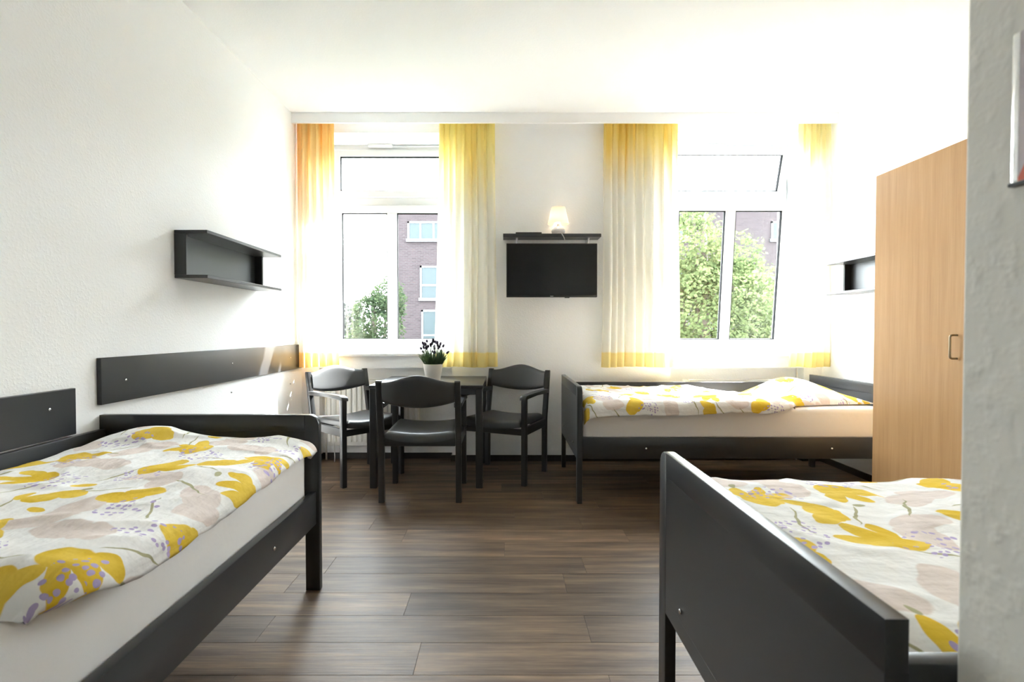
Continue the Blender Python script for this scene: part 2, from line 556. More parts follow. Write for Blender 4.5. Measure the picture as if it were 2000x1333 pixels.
# ------------------------------------------------------------------ the room
XL, XR = -1.748, 2.738          # side walls
YB, YN = 4.485, 4.575           # back wall face, radiator niche face
YO = 4.86                       # outside face
YF = -1.6                       # wall behind the camera
HC = 2.918                      # ceiling
PX, PY = 0.563, 0.640           # end of the partition beside the camera
WINS = [(-1.598, -0.450), (1.435, 2.585)]
ZS, ZT, ZN = 0.905, 2.823, 0.808  # under the sill, lintel, top of the niche

# floor: slab plus every plank
fl = struct(MB().box(XL - 0.12, XR + 0.12, YF - 0.12, YO, -0.16, -0.0035).build('floor', 'subfloor'), 'dark brown wood-look plank floor')
PW, PL = 0.178, 1.22
row_known = {3.107: 0.062, 2.929: 0.45, 2.573: 0.001, 2.395: 0.383, 1.861: 0.315, 3.285: -0.62, 2.217: -0.95, 2.039: 0.82, 2.751: -0.55, 1.683: -0.30}
rng = random.Random(5)
k0 = int(math.floor((YF - 1.683) / PW))
for k in range(k0, 18):
    ya = 1.683 + k * PW; yb = ya + PW
    ya_c, yb_c = max(ya, YF), min(yb, YN)
    if yb_c - ya_c < 0.01:
        continue
    xr = XR if yb_c > PY - 0.05 else PX
    off = rng.uniform(0, PL)
    for ky, vx in row_known.items():
        if abs(ky - ya) < 0.03:
            off = vx
    x = off - PL * math.ceil((off - XL) / PL)
    while x < xr:
        xa, xb = max(x, XL), min(x + PL, xr)
        if xb - xa > 0.02:
            g = 0.0004
            w = (xb - xa) / 2 - g; d = (yb_c - ya_c) / 2 - g
            p = MB().box(-w, w, -d, d, -0.003, 0.0, 0.0007).build('plank', 'plank', fl, loc=((xa + xb) / 2, (ya_c + yb_c) / 2, 0), fix=False)
        x += PL

struct(MB().box(XL - 0.12, XR + 0.12, YF - 0.12, YO, HC, HC + 0.15).build('ceiling', 'ceiling'), 'white ceiling')
struct(MB().box(XL - 0.12, XL, YF - 0.12, YO, 0, HC).build('wall_left', 'wall'), 'white woodchip wall on the left')
struct(MB().box(XR, XR + 0.12, PY - 0.1, YO, 0, HC).build('wall_right', 'wall'), 'white wall on the right')
struct(MB().box(XL, PX + 0.12, YF - 0.12, YF, 0, HC).build('wall_front', 'wall'), 'white wall behind the viewer')
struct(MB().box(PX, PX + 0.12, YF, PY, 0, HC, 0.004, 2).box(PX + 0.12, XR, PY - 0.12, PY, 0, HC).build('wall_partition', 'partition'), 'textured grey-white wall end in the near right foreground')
wb = MB()
edges_ = [XL, WINS[0][0], WINS[0][1], WINS[1][0], WINS[1][1], XR]
for a, b in ((0, 1), (2, 3), (4, 5)):
    wb.box(edges_[a], edges_[b], YB, YO, 0, HC)
for (a, b) in WINS:
    wb.box(a, b, YB, YO, ZT, HC)
    wb.box(a, b, YB, YO, ZN, ZS)
    wb.box(a, b, YN, YO, 0, ZN)
struct(wb.build('wall_back', 'wall', fix=False), 'white window wall at the back')

# baseboards
bb = 0.052
m = MB()
for a, b in ((0, 1), (2, 3), (4, 5)):
    m.box(edges_[a], edges_[b], YB - 0.012, YB, 0.0, bb, 0.002)
for (a, b) in WINS:
    m.box(a, b, YN - 0.012, YN, 0.0, bb, 0.002)
    m.box(a, a + 0.012, YB - 0.012, YN, 0.0, bb, 0.002); m.box(b - 0.012, b, YB - 0.012, YN, 0.0, bb, 0.002)
struct(m.build('baseboard_back', 'baseboard'), 'dark baseboard along the window wall')
struct(MB().box(XL, XL + 0.012, YF, YB - 0.012, 0.0, bb, 0.002).build('baseboard_left', 'baseboard'), 'dark baseboard on the left wall')
struct(MB().box(XR - 0.012, XR, PY, YB - 0.012, 0.0, bb, 0.002).build('baseboard_right', 'baseboard'), 'dark baseboard on the right wall')

# pelmet over the curtains
struct(MB().box(XL, XR, 4.300, 4.318, 2.834, HC, 0.002).build('trim_1', 'ceiling'), 'white pelmet board under the ceiling across the window wall')
struct(MB().box(XL, XR, 4.365, 4.405, 2.896, HC).build('trim_2', 'white_paint'), 'white curtain track behind the pelmet')

# windows ------------------------------------------------------------
YW = 4.79
def ring(m, x0, x1, z0, z1, w, y0, y1, bev=0.006):
    m.box(x0, x0 + w, y0, y1, z0, z1, bev, 2)
    m.box(x1 - w, x1, y0, y1, z0, z1, bev, 2)
    m.box(x0 + w - 0.004, x1 - w + 0.004, y0, y1, z0, z0 + w, bev, 2)
    m.box(x0 + w - 0.004, x1 - w + 0.004, y0, y1, z1 - w, z1, bev, 2)
def sash(parent, x0, x1, z0, z1, w, tilt, mull=None, name='sash'):
    """casement with its own frame, gasket and panes; hinged at its foot, tilted into the room by `tilt` radians"""
    y0, y1 = -0.028, 0.032
    H = z1 - z0; W = x1 - x0
    m = MB(); ring(m, 0, W, 0, H, w, y0, y1)
    if mull:
        m.box(mull[0] - x0, mull[1] - x0, y0, y1, w - 0.004, H - w + 0.004, 0.006, 2)
    s = m.build(name, 'pvc', parent, loc=(x0, YW, z0), rot=(tilt, 0, 0))
    cells = [(w, W - w)] if not mull else [(w, mull[0] - x0), (mull[1] - x0, W - w)]
    for a, b in cells:
        g = MB(); t_ = 0.006
        for q in ((a, a + t_, w, H - w), (b - t_, b, w, H - w), (a, b, w, w + t_), (a, b, H - w - t_, H - w)):
            g.box(q[0], q[1], -0.020, 0.010, q[2], q[3])
        g.build('gasket', 'gasket', s)
        MB().box(a, b, -0.003, 0.003, w, H - w).build('pane', 'glass', s)
    return s
def make_window(name, x0, x1, label, tilted):
    w = MB(); f = 0.055
    ring(w, x0, x1, ZS + 0.025, ZT, f, YW - 0.012, YO - 0.01)
    zt0, zt1 = 2.272, 2.345
    w.box(x0 + f - 0.004, x1 - f + 0.004, YW - 0.012, YO - 0.01, zt0, zt1, 0.006, 2)
    root = struct(w.build(name, 'pvc'), label)
    c = (x0 + x1) / 2
    fr = 0.060
    a, b = x0 + f - 0.010, x1 - f + 0.010
    sash(root, a, b, zt1 - 0.002, ZT - f + 0.006, fr, R(17) if tilted else 0, None, 'vent_sash')
    sash(root, a, b, ZS + 0.025 + f - 0.006, zt0 + 0.002, fr + 0.012, R(6.0) if tilted else 0, (c - 0.045, c + 0.045), 'sash')
    # vent opener: housing and rod along the head of the frame
    h = MB().box(c - 0.21, c + 0.01, YW - 0.055, YW - 0.012, ZT - 0.030, ZT - 0.004, 0.004, 2).build('opener_housing', 'pvc', root)
    MB().tube([(c - 0.02, YW - 0.035, ZT - 0.026), (x1 - 0.06, YW - 0.035, ZT - 0.020), (x1 - 0.03, YW - 0.035, ZT - 0.06), (x1 - 0.03, YW - 0.035, 1.6)], 0.006, 8).build('opener_rod', 'pvc', root, smooth=True)
    return root
make_window('window_1', *WINS[0], 'white window on the left with closed panes behind the table', False)
make_window('window_2', *WINS[1], 'white window on the right with tilted open panes above the bed', True)
for i, (a, b) in enumerate(WINS):
    struct(MB().box(a - 0.03, b + 0.03, YB - 0.035, YB, ZS, ZS + 0.028, 0.006, 2).box(a, b, YB - 0.002, YW, ZS, ZS + 0.028).build('trim_%d' % (3 + i), 'white_paint', fix=False),
           'white sill of the %s window' % ('left', 'right')[i])

# ------------------------------------------------------------------ curtains
def curtain(x0t, x1t, x0b, x1b, mat, label, folds, seed, amp=0.030):
    rg = random.Random(seed)
    nu, nz = folds * 14, 60
    zb, zt = 0.822, 2.890
    ph = [rg.uniform(-0.5, 0.5) for _ in range(folds + 2)]
    wd = [rg.uniform(0.6, 1.4) for _ in range(folds)]
    tot = sum(wd); cum = [0]
    for w in wd:
        cum.append(cum[-1] + w / tot)
    xm = (x0b + x1b) / 2
    verts = []; uvs = []; faces = []
    for j in range(nz + 1):
        h = j / nz
        z = zb + (zt - zb) * h
        e = h ** 0.7
        a_, b_ = x0b + (x0t - x0b) * e, x1b + (x1t - x1b) * e
        for i in range(nu + 1):
            u = i / nu
            k = 0
            while k < folds - 1 and u > cum[k + 1]:
                k += 1
            lu = (u - cum[k]) / (cum[k + 1] - cum[k])
            fold = math.sin(2 * math.pi * lu + 0.6 * math.sin(2 * math.pi * lu + ph[k]))
            fine = math.sin(2 * math.pi * (u * folds * 2.3 + ph[k])) * (h ** 6) * 0.45
            A = amp * (0.6 + 0.6 * wd[k] / 1.4) * (1.0 - 0.55 * h ** 3)
            y = A * (fold + fine) + 0.008 * noise.noise((u * 5 + seed, h * 2.5, seed))
            x = a_ + (b_ - a_) * u + 0.014 * math.cos(2 * math.pi * lu) * (1 - 0.4 * h) + 0.010 * noise.noise((u * 4, h * 2 + seed, 3.3))
            x = max(XL + 0.004, min(XR - 0.004, x))
            zz = z + (0.004 * math.sin(9 * u + seed) if j == 0 else 0)
            verts.append((x - xm, y, zz)); uvs.append((u * (x1b - x0b) * 2.0, z))
    for j in range(nz):
        for i in range(nu):
            q = j * (nu + 1) + i
            faces.append((q, q + 1, q + nu + 2, q + nu + 1))
    me = bpy.data.meshes.new('curtain')
    me.from_pydata(verts, [], faces)
    ul = me.uv_layers.new(name='UVMap')
    for lp in me.loops:
        ul.data[lp.index].uv = uvs[lp.vertex_index]
    for p in me.polygons:
        p.use_smooth = True
    me.materials.append(mat)
    o = bpy.data.objects.new('curtain', me)
    COL.objects.link(o)
    o.location = (xm, 4.385, 0)
    return tag(o, label, 'curtain', 'curtains on the window wall')
YEL, YEL2, ORA = (0.88, 0.72, 0.25), (0.88, 0.64, 0.16), (0.90, 0.54, 0.18)
curtain(-1.742, -1.43, -1.742, -1.405, curtain_mat('curtain_dye_orange', (0.89, 0.68, 0.30), ORA, 1.75, (0.89, 0.66, 0.26), 1.0, 0.45),
        'orange and cream curtain in the corner beside the left wall', 6, 3)
curtain(-0.55, -0.09, -0.60, -0.072, curtain_mat('curtain_dye_yellow', (0.88, 0.77, 0.30), YEL, 1.95, (0.88, 0.74, 0.28), 4.0, 0.14),
        'yellow-topped curtain hanging between the left window and the television', 8, 11)
curtain(0.826, 1.440, 0.806, 1.475, curtain_mat('curtain_dye_gold', YEL, YEL2, 2.22, (0.89, 0.75, 0.32), 7.0, 0.0),
        'widest cream curtain with golden top between television and right window', 9, 23)
curtain(2.465, 2.722, 2.40, 2.722, curtain_mat('curtain_dye_pale', (0.87, 0.80, 0.45), (0.87, 0.76, 0.38), 2.45, (0.88, 0.75, 0.28), 9.0, 0.0),
        'pale cream curtain in the corner above the pillow', 6, 31)

# ------------------------------------------------------------------ beds
BL, BW = 2.09, 0.95       # length (foot x=0 to head), width (room side y=0 to wall side)
BTOP = 0.765
def rounded_profile(y0, y1, z0, z1, r, n=7):
    """board outline with the y0 top corner rounded"""
    pts = [(y0, z0)]
    for i in range(n + 1):
        a = math.pi - (math.pi / 2) * i / n
        pts.append((y0 + r + r * math.cos(a), z1 - r + r * math.sin(a)))
    pts += [(y1, z1), (y1, z0)]
    return pts
def end_board(parent, xa, xb, name, bolts_x, mir):
    """foot or head end: frame with a recessed panel"""
    f = (lambda x, y, z: (x, -y, z)) if mir else (lambda x, y, z: (x, y, z))
    bmsh = bmesh.new()
    sw, tw = 0.062, 0.070
    b = MB()
    # stiles (legs) and rails of the frame as one frame part, legs are parts of their own
    b.prism([(sw, BTOP - tw), (sw, BTOP), (BW, BTOP), (BW, BTOP - tw)], 'x', xa, xb, 0.0025)
    b.box(xa, xb, sw, BW, 0.285, 0.335, 0.0015)
    b.box(xa, xb, BW - 0.022, BW, 0.334, BTOP - tw + 0.001)
    board = autosmooth(b.map(f).build(name, 'anthracite', parent))
    lo, hi = (0.0006, 0.006) if xa < 1 else (0.006, 0.0006)
    p = MB().box(xa + lo, xb - hi, sw - 0.002, BW - 0.020, 0.333, BTOP - tw + 0.002).map(f).build('panel', 'anthracite', board)
    lg = MB().prism(rounded_profile(0.0, sw, 0.0, BTOP, 0.045), 'x', xa - 0.001, xb + 0.001, 0.004)
    autosmooth(lg.map(f).build('leg', 'anthracite', parent))
    lg = MB().box(xa, xb, BW - 0.045, BW, 0.0, 0.285, 0.0015, 2)
    autosmooth(lg.map(f).build('leg', 'anthracite', parent))
    for y in (0.20, BW - 0.16):
        MB().disc(f(bolts_x[0], y, 0.365), (bolts_x[1], 0, 0), 0.0075, 0.005).build('bolt', 'chrome', parent, smooth=True)
def make_bed(mir, label):
    f = (lambda x, y, z: (x, -y, z)) if mir else (lambda x, y, z: (x, y, z))
    root = thing('bed_frame', label, 'bed', group='three matching dark beds')
    end_board(root, 0.0, 0.032, 'footboard', (-0.001, -1), mir)
    end_board(root, BL - 0.032, BL, 'headboard', (BL + 0.001, 1), mir)
    x0, x1 = 0.033, BL - 0.033
    rail = MB().box(x0, x1, 0.012, 0.042, 0.292, 0.432, 0.004, 2).map(f).build('side_rail', 'anthracite', root)
    autosmooth(rail)
    for x in (0.45, 1.66):
        MB().disc(f(x, 0.013, 0.36), f(0, -1, 0), 0.0075, 0.006).build('bolt', 'chrome', rail, smooth=True)
    autosmooth(MB().box(x0, x1, BW - 0.032, BW - 0.004, 0.292, 0.705, 0.004, 2).map(f).build('wall_side_rail', 'anthracite', root))
    base = MB()
    base.box(x0, x1, 0.042, 0.066, 0.33, 0.372); base.box(x0, x1, BW - 0.058, BW - 0.033, 0.33, 0.372)
    base.map(f).build('slat_ledge', 'anthracite', root)
    for i in range(14):
        x = 0.09 + i * 0.142
        MB().box(x, x + 0.068, 0.044, BW - 0.034, 0.372, 0.384, 0.003).map(f).build('slat', 'beech', root)
    return root
def mattress(mir, label, loc, rot):
    x0, x1, y0, y1, z0, z1 = 0.040, BL - 0.040, 0.050, BW - 0.042, 0.385, 0.618
    bm = bmesh.new()
    bmesh.ops.create_cube(bm, size=1.0)
    for v in bm.verts:
        v.co = ((x0 + x1) / 2 + v.co.x * (x1 - x0), (y0 + y1) / 2 + v.co.y * (y1 - y0), (z0 + z1) / 2 + v.co.z * (z1 - z0))
    bmesh.ops.bevel(bm, geom=bm.edges[:], offset=0.035, segments=5, affect='EDGES', profile=0.5)
    mb = MB(); mb.bm(bm)
    if mir:
        mb.map(lambda x, y, z: (x, -y, z))
    o = mb.build('mattress', 'sheet', loc=loc, rot=rot)
    autosmooth(o, 50)
    return tag(o, label, 'mattress', 'mattresses in white sheets')
def duvet(mir, label, loc, rot, x_end, seed, uvoff, hump=0.0, drop0=0.10, drop1=0.10, slant=0.0):
    """quilt lying on the mattress, hanging over the room-side edge; underside included"""
    zt = 0.619
    nx, ny = 170, 104
    x0 = 0.050; LX = x_end - x0
    ywall = BW - 0.075; yedge = 0.036
    flat = ywall - yedge
    rc = 0.050
    verts = []; uvs = []; faces = []
    def surf(i, j):
        s = i / nx; t = j / ny
        LX = x_end - x0 - slant * max(0.0, 0.9 - t) ** 1.1
        x = x0 + LX * s
        drop = drop0 + (drop1 - drop0) * s + 0.012 * noise.noise((x * 5, seed, 1.7))
        hk = 0.10 + 0.90 * min(1.0, (1 - s) * LX / 0.20) ** 0.5
        total = flat + (rc * math.pi / 2 * 0.6 + drop) * hk
        d = t * total                        # distance from the wall-side edge
        ex = min(s * LX, (1 - s) * LX)       # distance to the foot/head hem
        edge = min(1.0, ex / 0.09)
        T = 0.058 * math.sqrt(max(0.0, 1 - (1 - edge) ** 2)) + 0.008
        ew = min(1.0, d / 0.09)
        T *= math.sqrt(max(0.0, 1 - (1 - ew) ** 2)) * 0.9 + 0.1
        n1 = noise.noise((x * 3.2 + seed, d * 3.2, seed * 1.3))
        n2 = noise.noise((x * 8 + seed * 2, d * 6, 4.1))
        n3 = 1 - abs(noise.noise((x * 6.0 + d * 3, d * 4.0 - x * 2 + seed, 9.2))) * 2
        wr = 0.016 * n1 + 0.006 * n2 + 0.007 * max(0, n3 - 0.55) * 2
        wr *= edge * ew
        hm = hump * math.exp(-((x - 0.16) / 0.11) ** 2 - ((d - 0.24) / 0.16) ** 2)
        if d <= flat:
            y = ywall - d; z = zt + T + wr + hm
            k = max(0.0, (d - (flat - 0.10)) / 0.10)
            z -= 0.012 * k * k
        else:
            q = d - flat
            arc = rc * math.pi / 2
            zz0 = zt + T + wr - 0.012
            if q < arc:
                a = q / rc
                y = yedge - (T * 0.9) * math.sin(a); z = zz0 - rc * (1 - math.cos(a))
            else:
                bul = 0.006 * noise.noise((x * 7, q * 9, seed + 3))
                y = yedge - T * 0.9 + bul; z = zz0 - rc - (q - arc)
        return Vector((x, y, z)), (x + uvoff[0], d + uvoff[1])
    for i in range(nx + 1):
        for j in range(ny + 1):
            p, uv = surf(i, j)
            verts.append(p); uvs.append(uv)
    NB = len(verts)
    # underside: follows mattress top, then its side
    for i in range(nx + 1):
        for j in range(ny + 1):
            p = verts[i * (ny + 1) + j]
            d = uvs[i * (ny + 1) + j][1] - uvoff[1]
            if d <= flat:
                q = Vector((p.x, p.y, zt + 0.0015))
            else:
                q = Vector((p.x, max(p.y + 0.006, min(p.y + 0.030, 0.043)), min(zt + 0.0015, p.z + 0.004)))
            verts.append(q); uvs.append(uvs[i * (ny + 1) + j])
    for i in range(nx):
        for j in range(ny):
            a = i * (ny + 1) + j
            faces.append((a, a + 1, a + ny + 2, a + ny + 1))
            b = NB + a
            faces.append((b, b + ny + 1, b + ny + 2, b + 1))
    def idx(i, j):
        return i * (ny + 1) + j
    for i in range(nx):
        faces.append((idx(i, 0), idx(i + 1, 0), NB + idx(i + 1, 0), NB + idx(i, 0)))
        faces.append((idx(i + 1, ny), idx(i, ny), NB + idx(i, ny), NB + idx(i + 1, ny)))
    for j in range(ny):
        faces.append((idx(0, j + 1), idx(0, j), NB + idx(0, j), NB + idx(0, j + 1)))
        faces.append((idx(nx, j), idx(nx, j + 1), NB + idx(nx, j + 1), NB + idx(nx, j)))
    if mir:
        verts = [(v[0], -v[1], v[2]) for v in verts]
    me = bpy.data.meshes.new('duvet')
    me.from_pydata(verts, [], faces)
    ul = me.uv_layers.new(name='UVMap')
    for lp in me.loops:
        ul.data[lp.index].uv = uvs[lp.vertex_index]
    bm = bmesh.new(); bm.from_mesh(me)
    bmesh.ops.recalc_face_normals(bm, faces=bm.faces[:])
    bm.to_mesh(me); bm.free()
    for p in me.polygons:
        p.use_smooth = True
    me.materials.append(M['print'])
    o = bpy.data.objects.new('duvet', me)
    COL.objects.link(o)
    o.location = loc; o.rotation_euler = rot
    return tag(o, label, 'duvet', 'floral printed duvets')

BED_BACK = ((0.475, 3.365, 0), 0.0)
BED_NEAR = ((0.481, 1.600, 0), 0.0)
BED_LEFT = ((-0.801, 2.270, 0), R(-90))
b1 = make_bed(False, 'dark grey wooden bed along the window wall below the right window')
b1.location, b1.rotation_euler = BED_BACK[0], (0, 0, BED_BACK[1])
b2 = make_bed(True, 'dark grey wooden bed in the left foreground along the left wall')
b2.location, b2.rotation_euler = BED_LEFT[0], (0, 0, BED_LEFT[1])
b3 = copy_tree(b2)
b3.location, b3.rotation_euler = BED_NEAR[0], (0, 0, BED_NEAR[1])
b3['label'] = 'dark grey wooden bed in the right foreground, its footboard nearest the viewer'
mattress(False, 'mattress in white sheet on the bed below the right window', BED_BACK[0], (0, 0, 0))
mattress(True, 'mattress in white sheet on the bed along the left wall', BED_LEFT[0], (0, 0, BED_LEFT[1]))
mattress(True, 'mattress on the right foreground bed, hidden under its duvet', BED_NEAR[0], (0, 0, 0))
duvet(False, 'yellow flower print duvet on the bed below the right window', BED_BACK[0], (0, 0, 0), 1.43, 2.0, (0.0, 0.0), 0.0, 0.085, 0.06, 0.44)
duvet(True, 'yellow flower print duvet on the bed along the left wall', BED_LEFT[0], (0, 0, BED_LEFT[1]), 1.37, 7.0, (0.3, 0.21), 0.045, 0.02, 0.06)
duvet(True, 'yellow flower print duvet on the right foreground bed', BED_NEAR[0], (0, 0, 0), 1.55, 13.0, (0.55, 0.4), 0.0, 0.05, 0.05)

def pillow(label, loc, rotz):
    n = 56
    A, B = 0.345, 0.31
    verts = []; uvs = []; faces = []
    for side in (1, -1):
        for i in range(n + 1):
            for j in range(n + 1):
                u = -1 + 2 * i / n; v = -1 + 2 * j / n
                # cushion outline: sides drawn in between pointed corners
                x = A * u * (1 - 0.10 * (1 - v * v) * abs(u) ** 3)
                y = B * v * (1 - 0.10 * (1 - u * u) * abs(v) ** 3)
                e = max(0.0, (1 - u * u)) ** 0.55 * max(0.0, (1 - v * v)) ** 0.55
                nn = noise.noise((u * 2.2, v * 2.2, 5.0)) * 0.3 + noise.noise((u * 5, v * 5, 1.0)) * 0.10
                if side > 0:
                    pk = math.exp(-((u + 0.20) / 0.75) ** 2 - ((v - 0.25) / 0.8) ** 2)
                    z = e * (0.075 + 0.085 * pk) * (1 + 0.35 * nn) + 0.012
                    z += 0.02 * (1 - e) * max(0, -u) * (1 - abs(v))
                else:
                    z = 0.004 + 0.006 * (1 - e)
                verts.append((x, y, z)); uvs.append((x + 0.62, y + 0.47))
    N1 = (n + 1) * (n + 1)
    for i in range(n):
        for j in range(n):
            a = i * (n + 1) + j
            faces.append((a, a + n + 1, a + n + 2, a + 1))
            faces.append((N1 + a, N1 + a + 1, N1 + a + n + 2, N1 + a + n + 1))
    for i in range(n):
        for (p, q) in ((i * (n + 1), (i + 1) * (n + 1)), ((i + 1) * (n + 1) + n, i * (n + 1) + n), (i + 1, i), (n * (n + 1) + i, n * (n + 1) + i + 1)):
            faces.append((p, q, N1 + q, N1 + p))
    me = bpy.data.meshes.new('pillow')
    me.from_pydata(verts, [], faces)
    ul = me.uv_layers.new(name='UVMap')
    for lp in me.loops:
        ul.data[lp.index].uv = uvs[lp.vertex_index]
    bm = bmesh.new(); bm.from_mesh(me)
    bmesh.ops.recalc_face_normals(bm, faces=bm.faces[:]); bm.to_mesh(me); bm.free()
    for p in me.polygons:
        p.use_smooth = True
    me.materials.append(M['print'])
    o = bpy.data.objects.new('pillow', me); COL.objects.link(o)
    o.location = loc; o.rotation_euler = (0, 0, rotz)
    return tag(o, label, 'pillow')
pillow('plump flower print pillow at the head of the window-side bed', (2.140, 3.775, 0.6185), R(10.5))

# ------------------------------------------------------------------ armchairs
def make_chair(label, loc, rotz):
    """faces local -y; back posts at +y"""
    root = thing('armchair', label, 'chair', loc, rotz, 'dark armchairs around the table')
    hw = 0.272; pw = 0.038; yb, yf = 0.215, -0.215
    for s in (-1, 1):
        # rear leg and back post, leaning back above the seat
        xa, xb = (s * hw, s * (hw - pw)) if s > 0 else (s * (hw - pw), s * hw)
        prof = [(yb - 0.020, 0), (yb + 0.016, 0), (yb + 0.020, 0.42), (yb + 0.092, 0.80), (yb + 0.084, 0.808), (yb + 0.060, 0.808), (yb - 0.018, 0.42)]
        autosmooth(MB().prism(prof, 'x', min(xa, xb), max(xa, xb), 0.004).build('leg', 'anthracite', root))
        prof = [(yf - 0.020, 0), (yf + 0.018, 0), (yf + 0.020, 0.635), (yf - 0.020, 0.635)]
        autosmooth(MB().prism(prof, 'x', min(xa, xb), max(xa, xb), 0.004).build('leg', 'anthracite', root))
        # armrest: flat bar with rounded front end dropping onto the front leg
        ap = [(yb + 0.030, 0.628), (yb + 0.036, 0.660), (0.0, 0.664), (yf + 0.01, 0.660), (yf - 0.020, 0.652), (yf - 0.030, 0.638), (yf - 0.030, 0.624), (yf + 0.02, 0.630), (0.0, 0.636)]
        xi, xo = s * (hw - pw - 0.008), s * (hw + 0.006)
        autosmooth(MB().prism(ap, 'x', min(xi, xo), max(xi, xo), 0.005).build('armrest', 'anthracite', root))
        autosmooth(MB().box(min(xa, xb) + 0.006, max(xa, xb) - 0.006, yf + 0.015, yb - 0.012, 0.365, 0.425, 0.003).build('side_rail', 'anthracite', root))
    iw = hw - pw - 0.001
    autosmooth(MB().box(-iw, iw, yb - 0.012, yb + 0.012, 0.372, 0.432, 0.003).build('seat_rail', 'anthracite', root))
    autosmooth(MB().box(-iw, iw, yf - 0.010, yf + 0.012, 0.365, 0.410, 0.003).build('seat_rail', 'anthracite', root))
    # upholstered seat: dished, rolled front edge
    n, mth = 24, 24
    top = []; bot = []
    y0, y1 = yf - 0.045, yb + 0.016
    verts = []; faces = []
    for j in range(mth + 1):
        t = j / mth
        for i in range(n + 1):
            s = -1 + 2 * i / n
            x = iw * s
            y = y0 + (y1 - y0) * t + 0.012 * (s * s) * (1 - t) - 0.012 * (1 - s * s) * (t ** 6) * -1
            ex = (1 - abs(s) ** 8) ** 0.5
            ey = (1 - (1 - min(1, t / 0.16)) ** 2) ** 0.5
            ez = (1 - (1 - min(1, (1 - t) / 0.07)) ** 2) ** 0.5
            zc = 0.428 + 0.022 * abs(s) ** 2.2 + 0.014 * (1 - t)
            verts.append((x, y, zc + 0.026 * min(ex, ey, ez)))
    K = len(verts)
    for j in range(mth + 1):
        for i in range(n + 1):
            v = verts[j * (n + 1) + i]
            s = -1 + 2 * i / n; t = j / mth
            verts.append((v[0], v[1], 0.408 + 0.020 * abs(s) ** 2.2 - 0.012 * (1 - s * s) * (t ** 4)))
    for j in range(mth):
        for i in range(n):
            a = j * (n + 1) + i
            faces.append((a, a + 1, a + n + 2, a + n + 1)); faces.append((K + a, K + a + n + 1, K + a + n + 2, K + a + 1))
    for i in range(n):
        faces.append((i, K + i, K + i + 1, i + 1)); a = mth * (n + 1) + i
        faces.append((a, a + 1, K + a + 1, K + a))
    for j in range(mth):
        a = j * (n + 1); faces.append((a, a + n + 1, K + a + n + 1, K + a))
        a = j * (n + 1) + n; faces.append((a, K + a, K + a + n + 1, a + n + 1))
    autosmooth(MB().add(verts, faces).build('seat', 'vinyl', root), 60)
    # padded backrest between the posts: bowed, arched above and below
    n, mth = 32, 14
    verts = []; faces = []
    for side in (-1, 1):
        for j in range(mth + 1):
            t = j / mth
            for i in range(n + 1):
                s = -1 + 2 * i / n
                arch = (0.5 + 0.5 * math.cos(math.pi * min(1.0, abs(s)))) 
                zt_ = 0.798 + 0.047 * arch; zb_ = 0.668 - 0.032 * (1 - s * s)
                z = zb_ + (zt_ - zb_) * t
                yc = yb + 0.002 + (z - 0.42) * 0.185 + 0.050 * (1 - s * s)
                ez = (1 - abs(2 * t - 1) ** 6) ** 0.5
                th = 0.005 + 0.014 * min(1.0, ez)
                verts.append((iw * s, yc + side * th, z))
    K = (mth + 1) * (n + 1)
    for j in range(mth):
        for i in range(n):
            a = j * (n + 1) + i
            faces.append((a, a + 1, a + n + 2, a + n + 1)); faces.append((K + a, K + a + n + 1, K + a + n + 2, K + a + 1))
    for i in range(n):
        faces.append((i, K + i, K + i + 1, i + 1)); a = mth * (n + 1) + i
        faces.append((a, a + 1, K + a + 1, K + a))
    for j in range(mth):
        a = j * (n + 1); faces.append((a, a + n + 1, K + a + n + 1, K + a))
        a = j * (n + 1) + n; faces.append((a, K + a, K + a + n + 1, a + n + 1))
    autosmooth(MB().add(verts, faces).build('backrest', 'vinyl', root), 60)
    return root
ch = make_chair('dark armchair seen from behind at the near side of the table', (-0.553, 3.615, 0), R(180))
c2 = copy_tree(ch)
c2['label'] = 'dark armchair in the left corner with sunlight on its backrest'
c2.location = (-1.147, 4.05, 0); c2.rotation_euler = (0, 0, R(48))
c3 = copy_tree(ch)
c3['label'] = 'dark armchair right of the table, below the television'
c3.location = (0.003, 4.062, 0); c3.rotation_euler = (0, 0, R(-24.2))

# ------------------------------------------------------------------ table
TX0, TX1, TY0, TY1 = -0.965, -0.152, 3.690, 4.440
tcx, tcy = (TX0 + TX1) / 2, (TY0 + TY1) / 2
tb = thing('dining_table', 'square dark grey table under the left window', 'table', (tcx, tcy, 0))
tw, td = (TX1 - TX0) / 2, (TY1 - TY0) / 2
autosmooth(MB().box(-tw, tw, -td, td, 0.716, 0.740, 0.004, 2).build('tabletop', 'anthracite', tb))
for sx in (-1, 1):
    for sy in (-1, 1):
        x = sx * (tw - 0.028); y = sy * (td - 0.028)
        autosmooth(MB().box(x - 0.025, x + 0.025, y - 0.025, y + 0.025, 0, 0.716, 0.004).build('leg', 'anthracite', tb))
for sy in (-1, 1):
    y = sy * (td - 0.022)
    MB().box(-tw + 0.054, tw - 0.054, y - 0.010, y + 0.010, 0.672, 0.716, 0.002).build('apron', 'anthracite', tb)
for sx in (-1, 1):
    x = sx * (tw - 0.022)
    MB().box(x - 0.010, x + 0.010, -td + 0.054, td - 0.054, 0.672, 0.716, 0.002).build('apron', 'anthracite', tb)

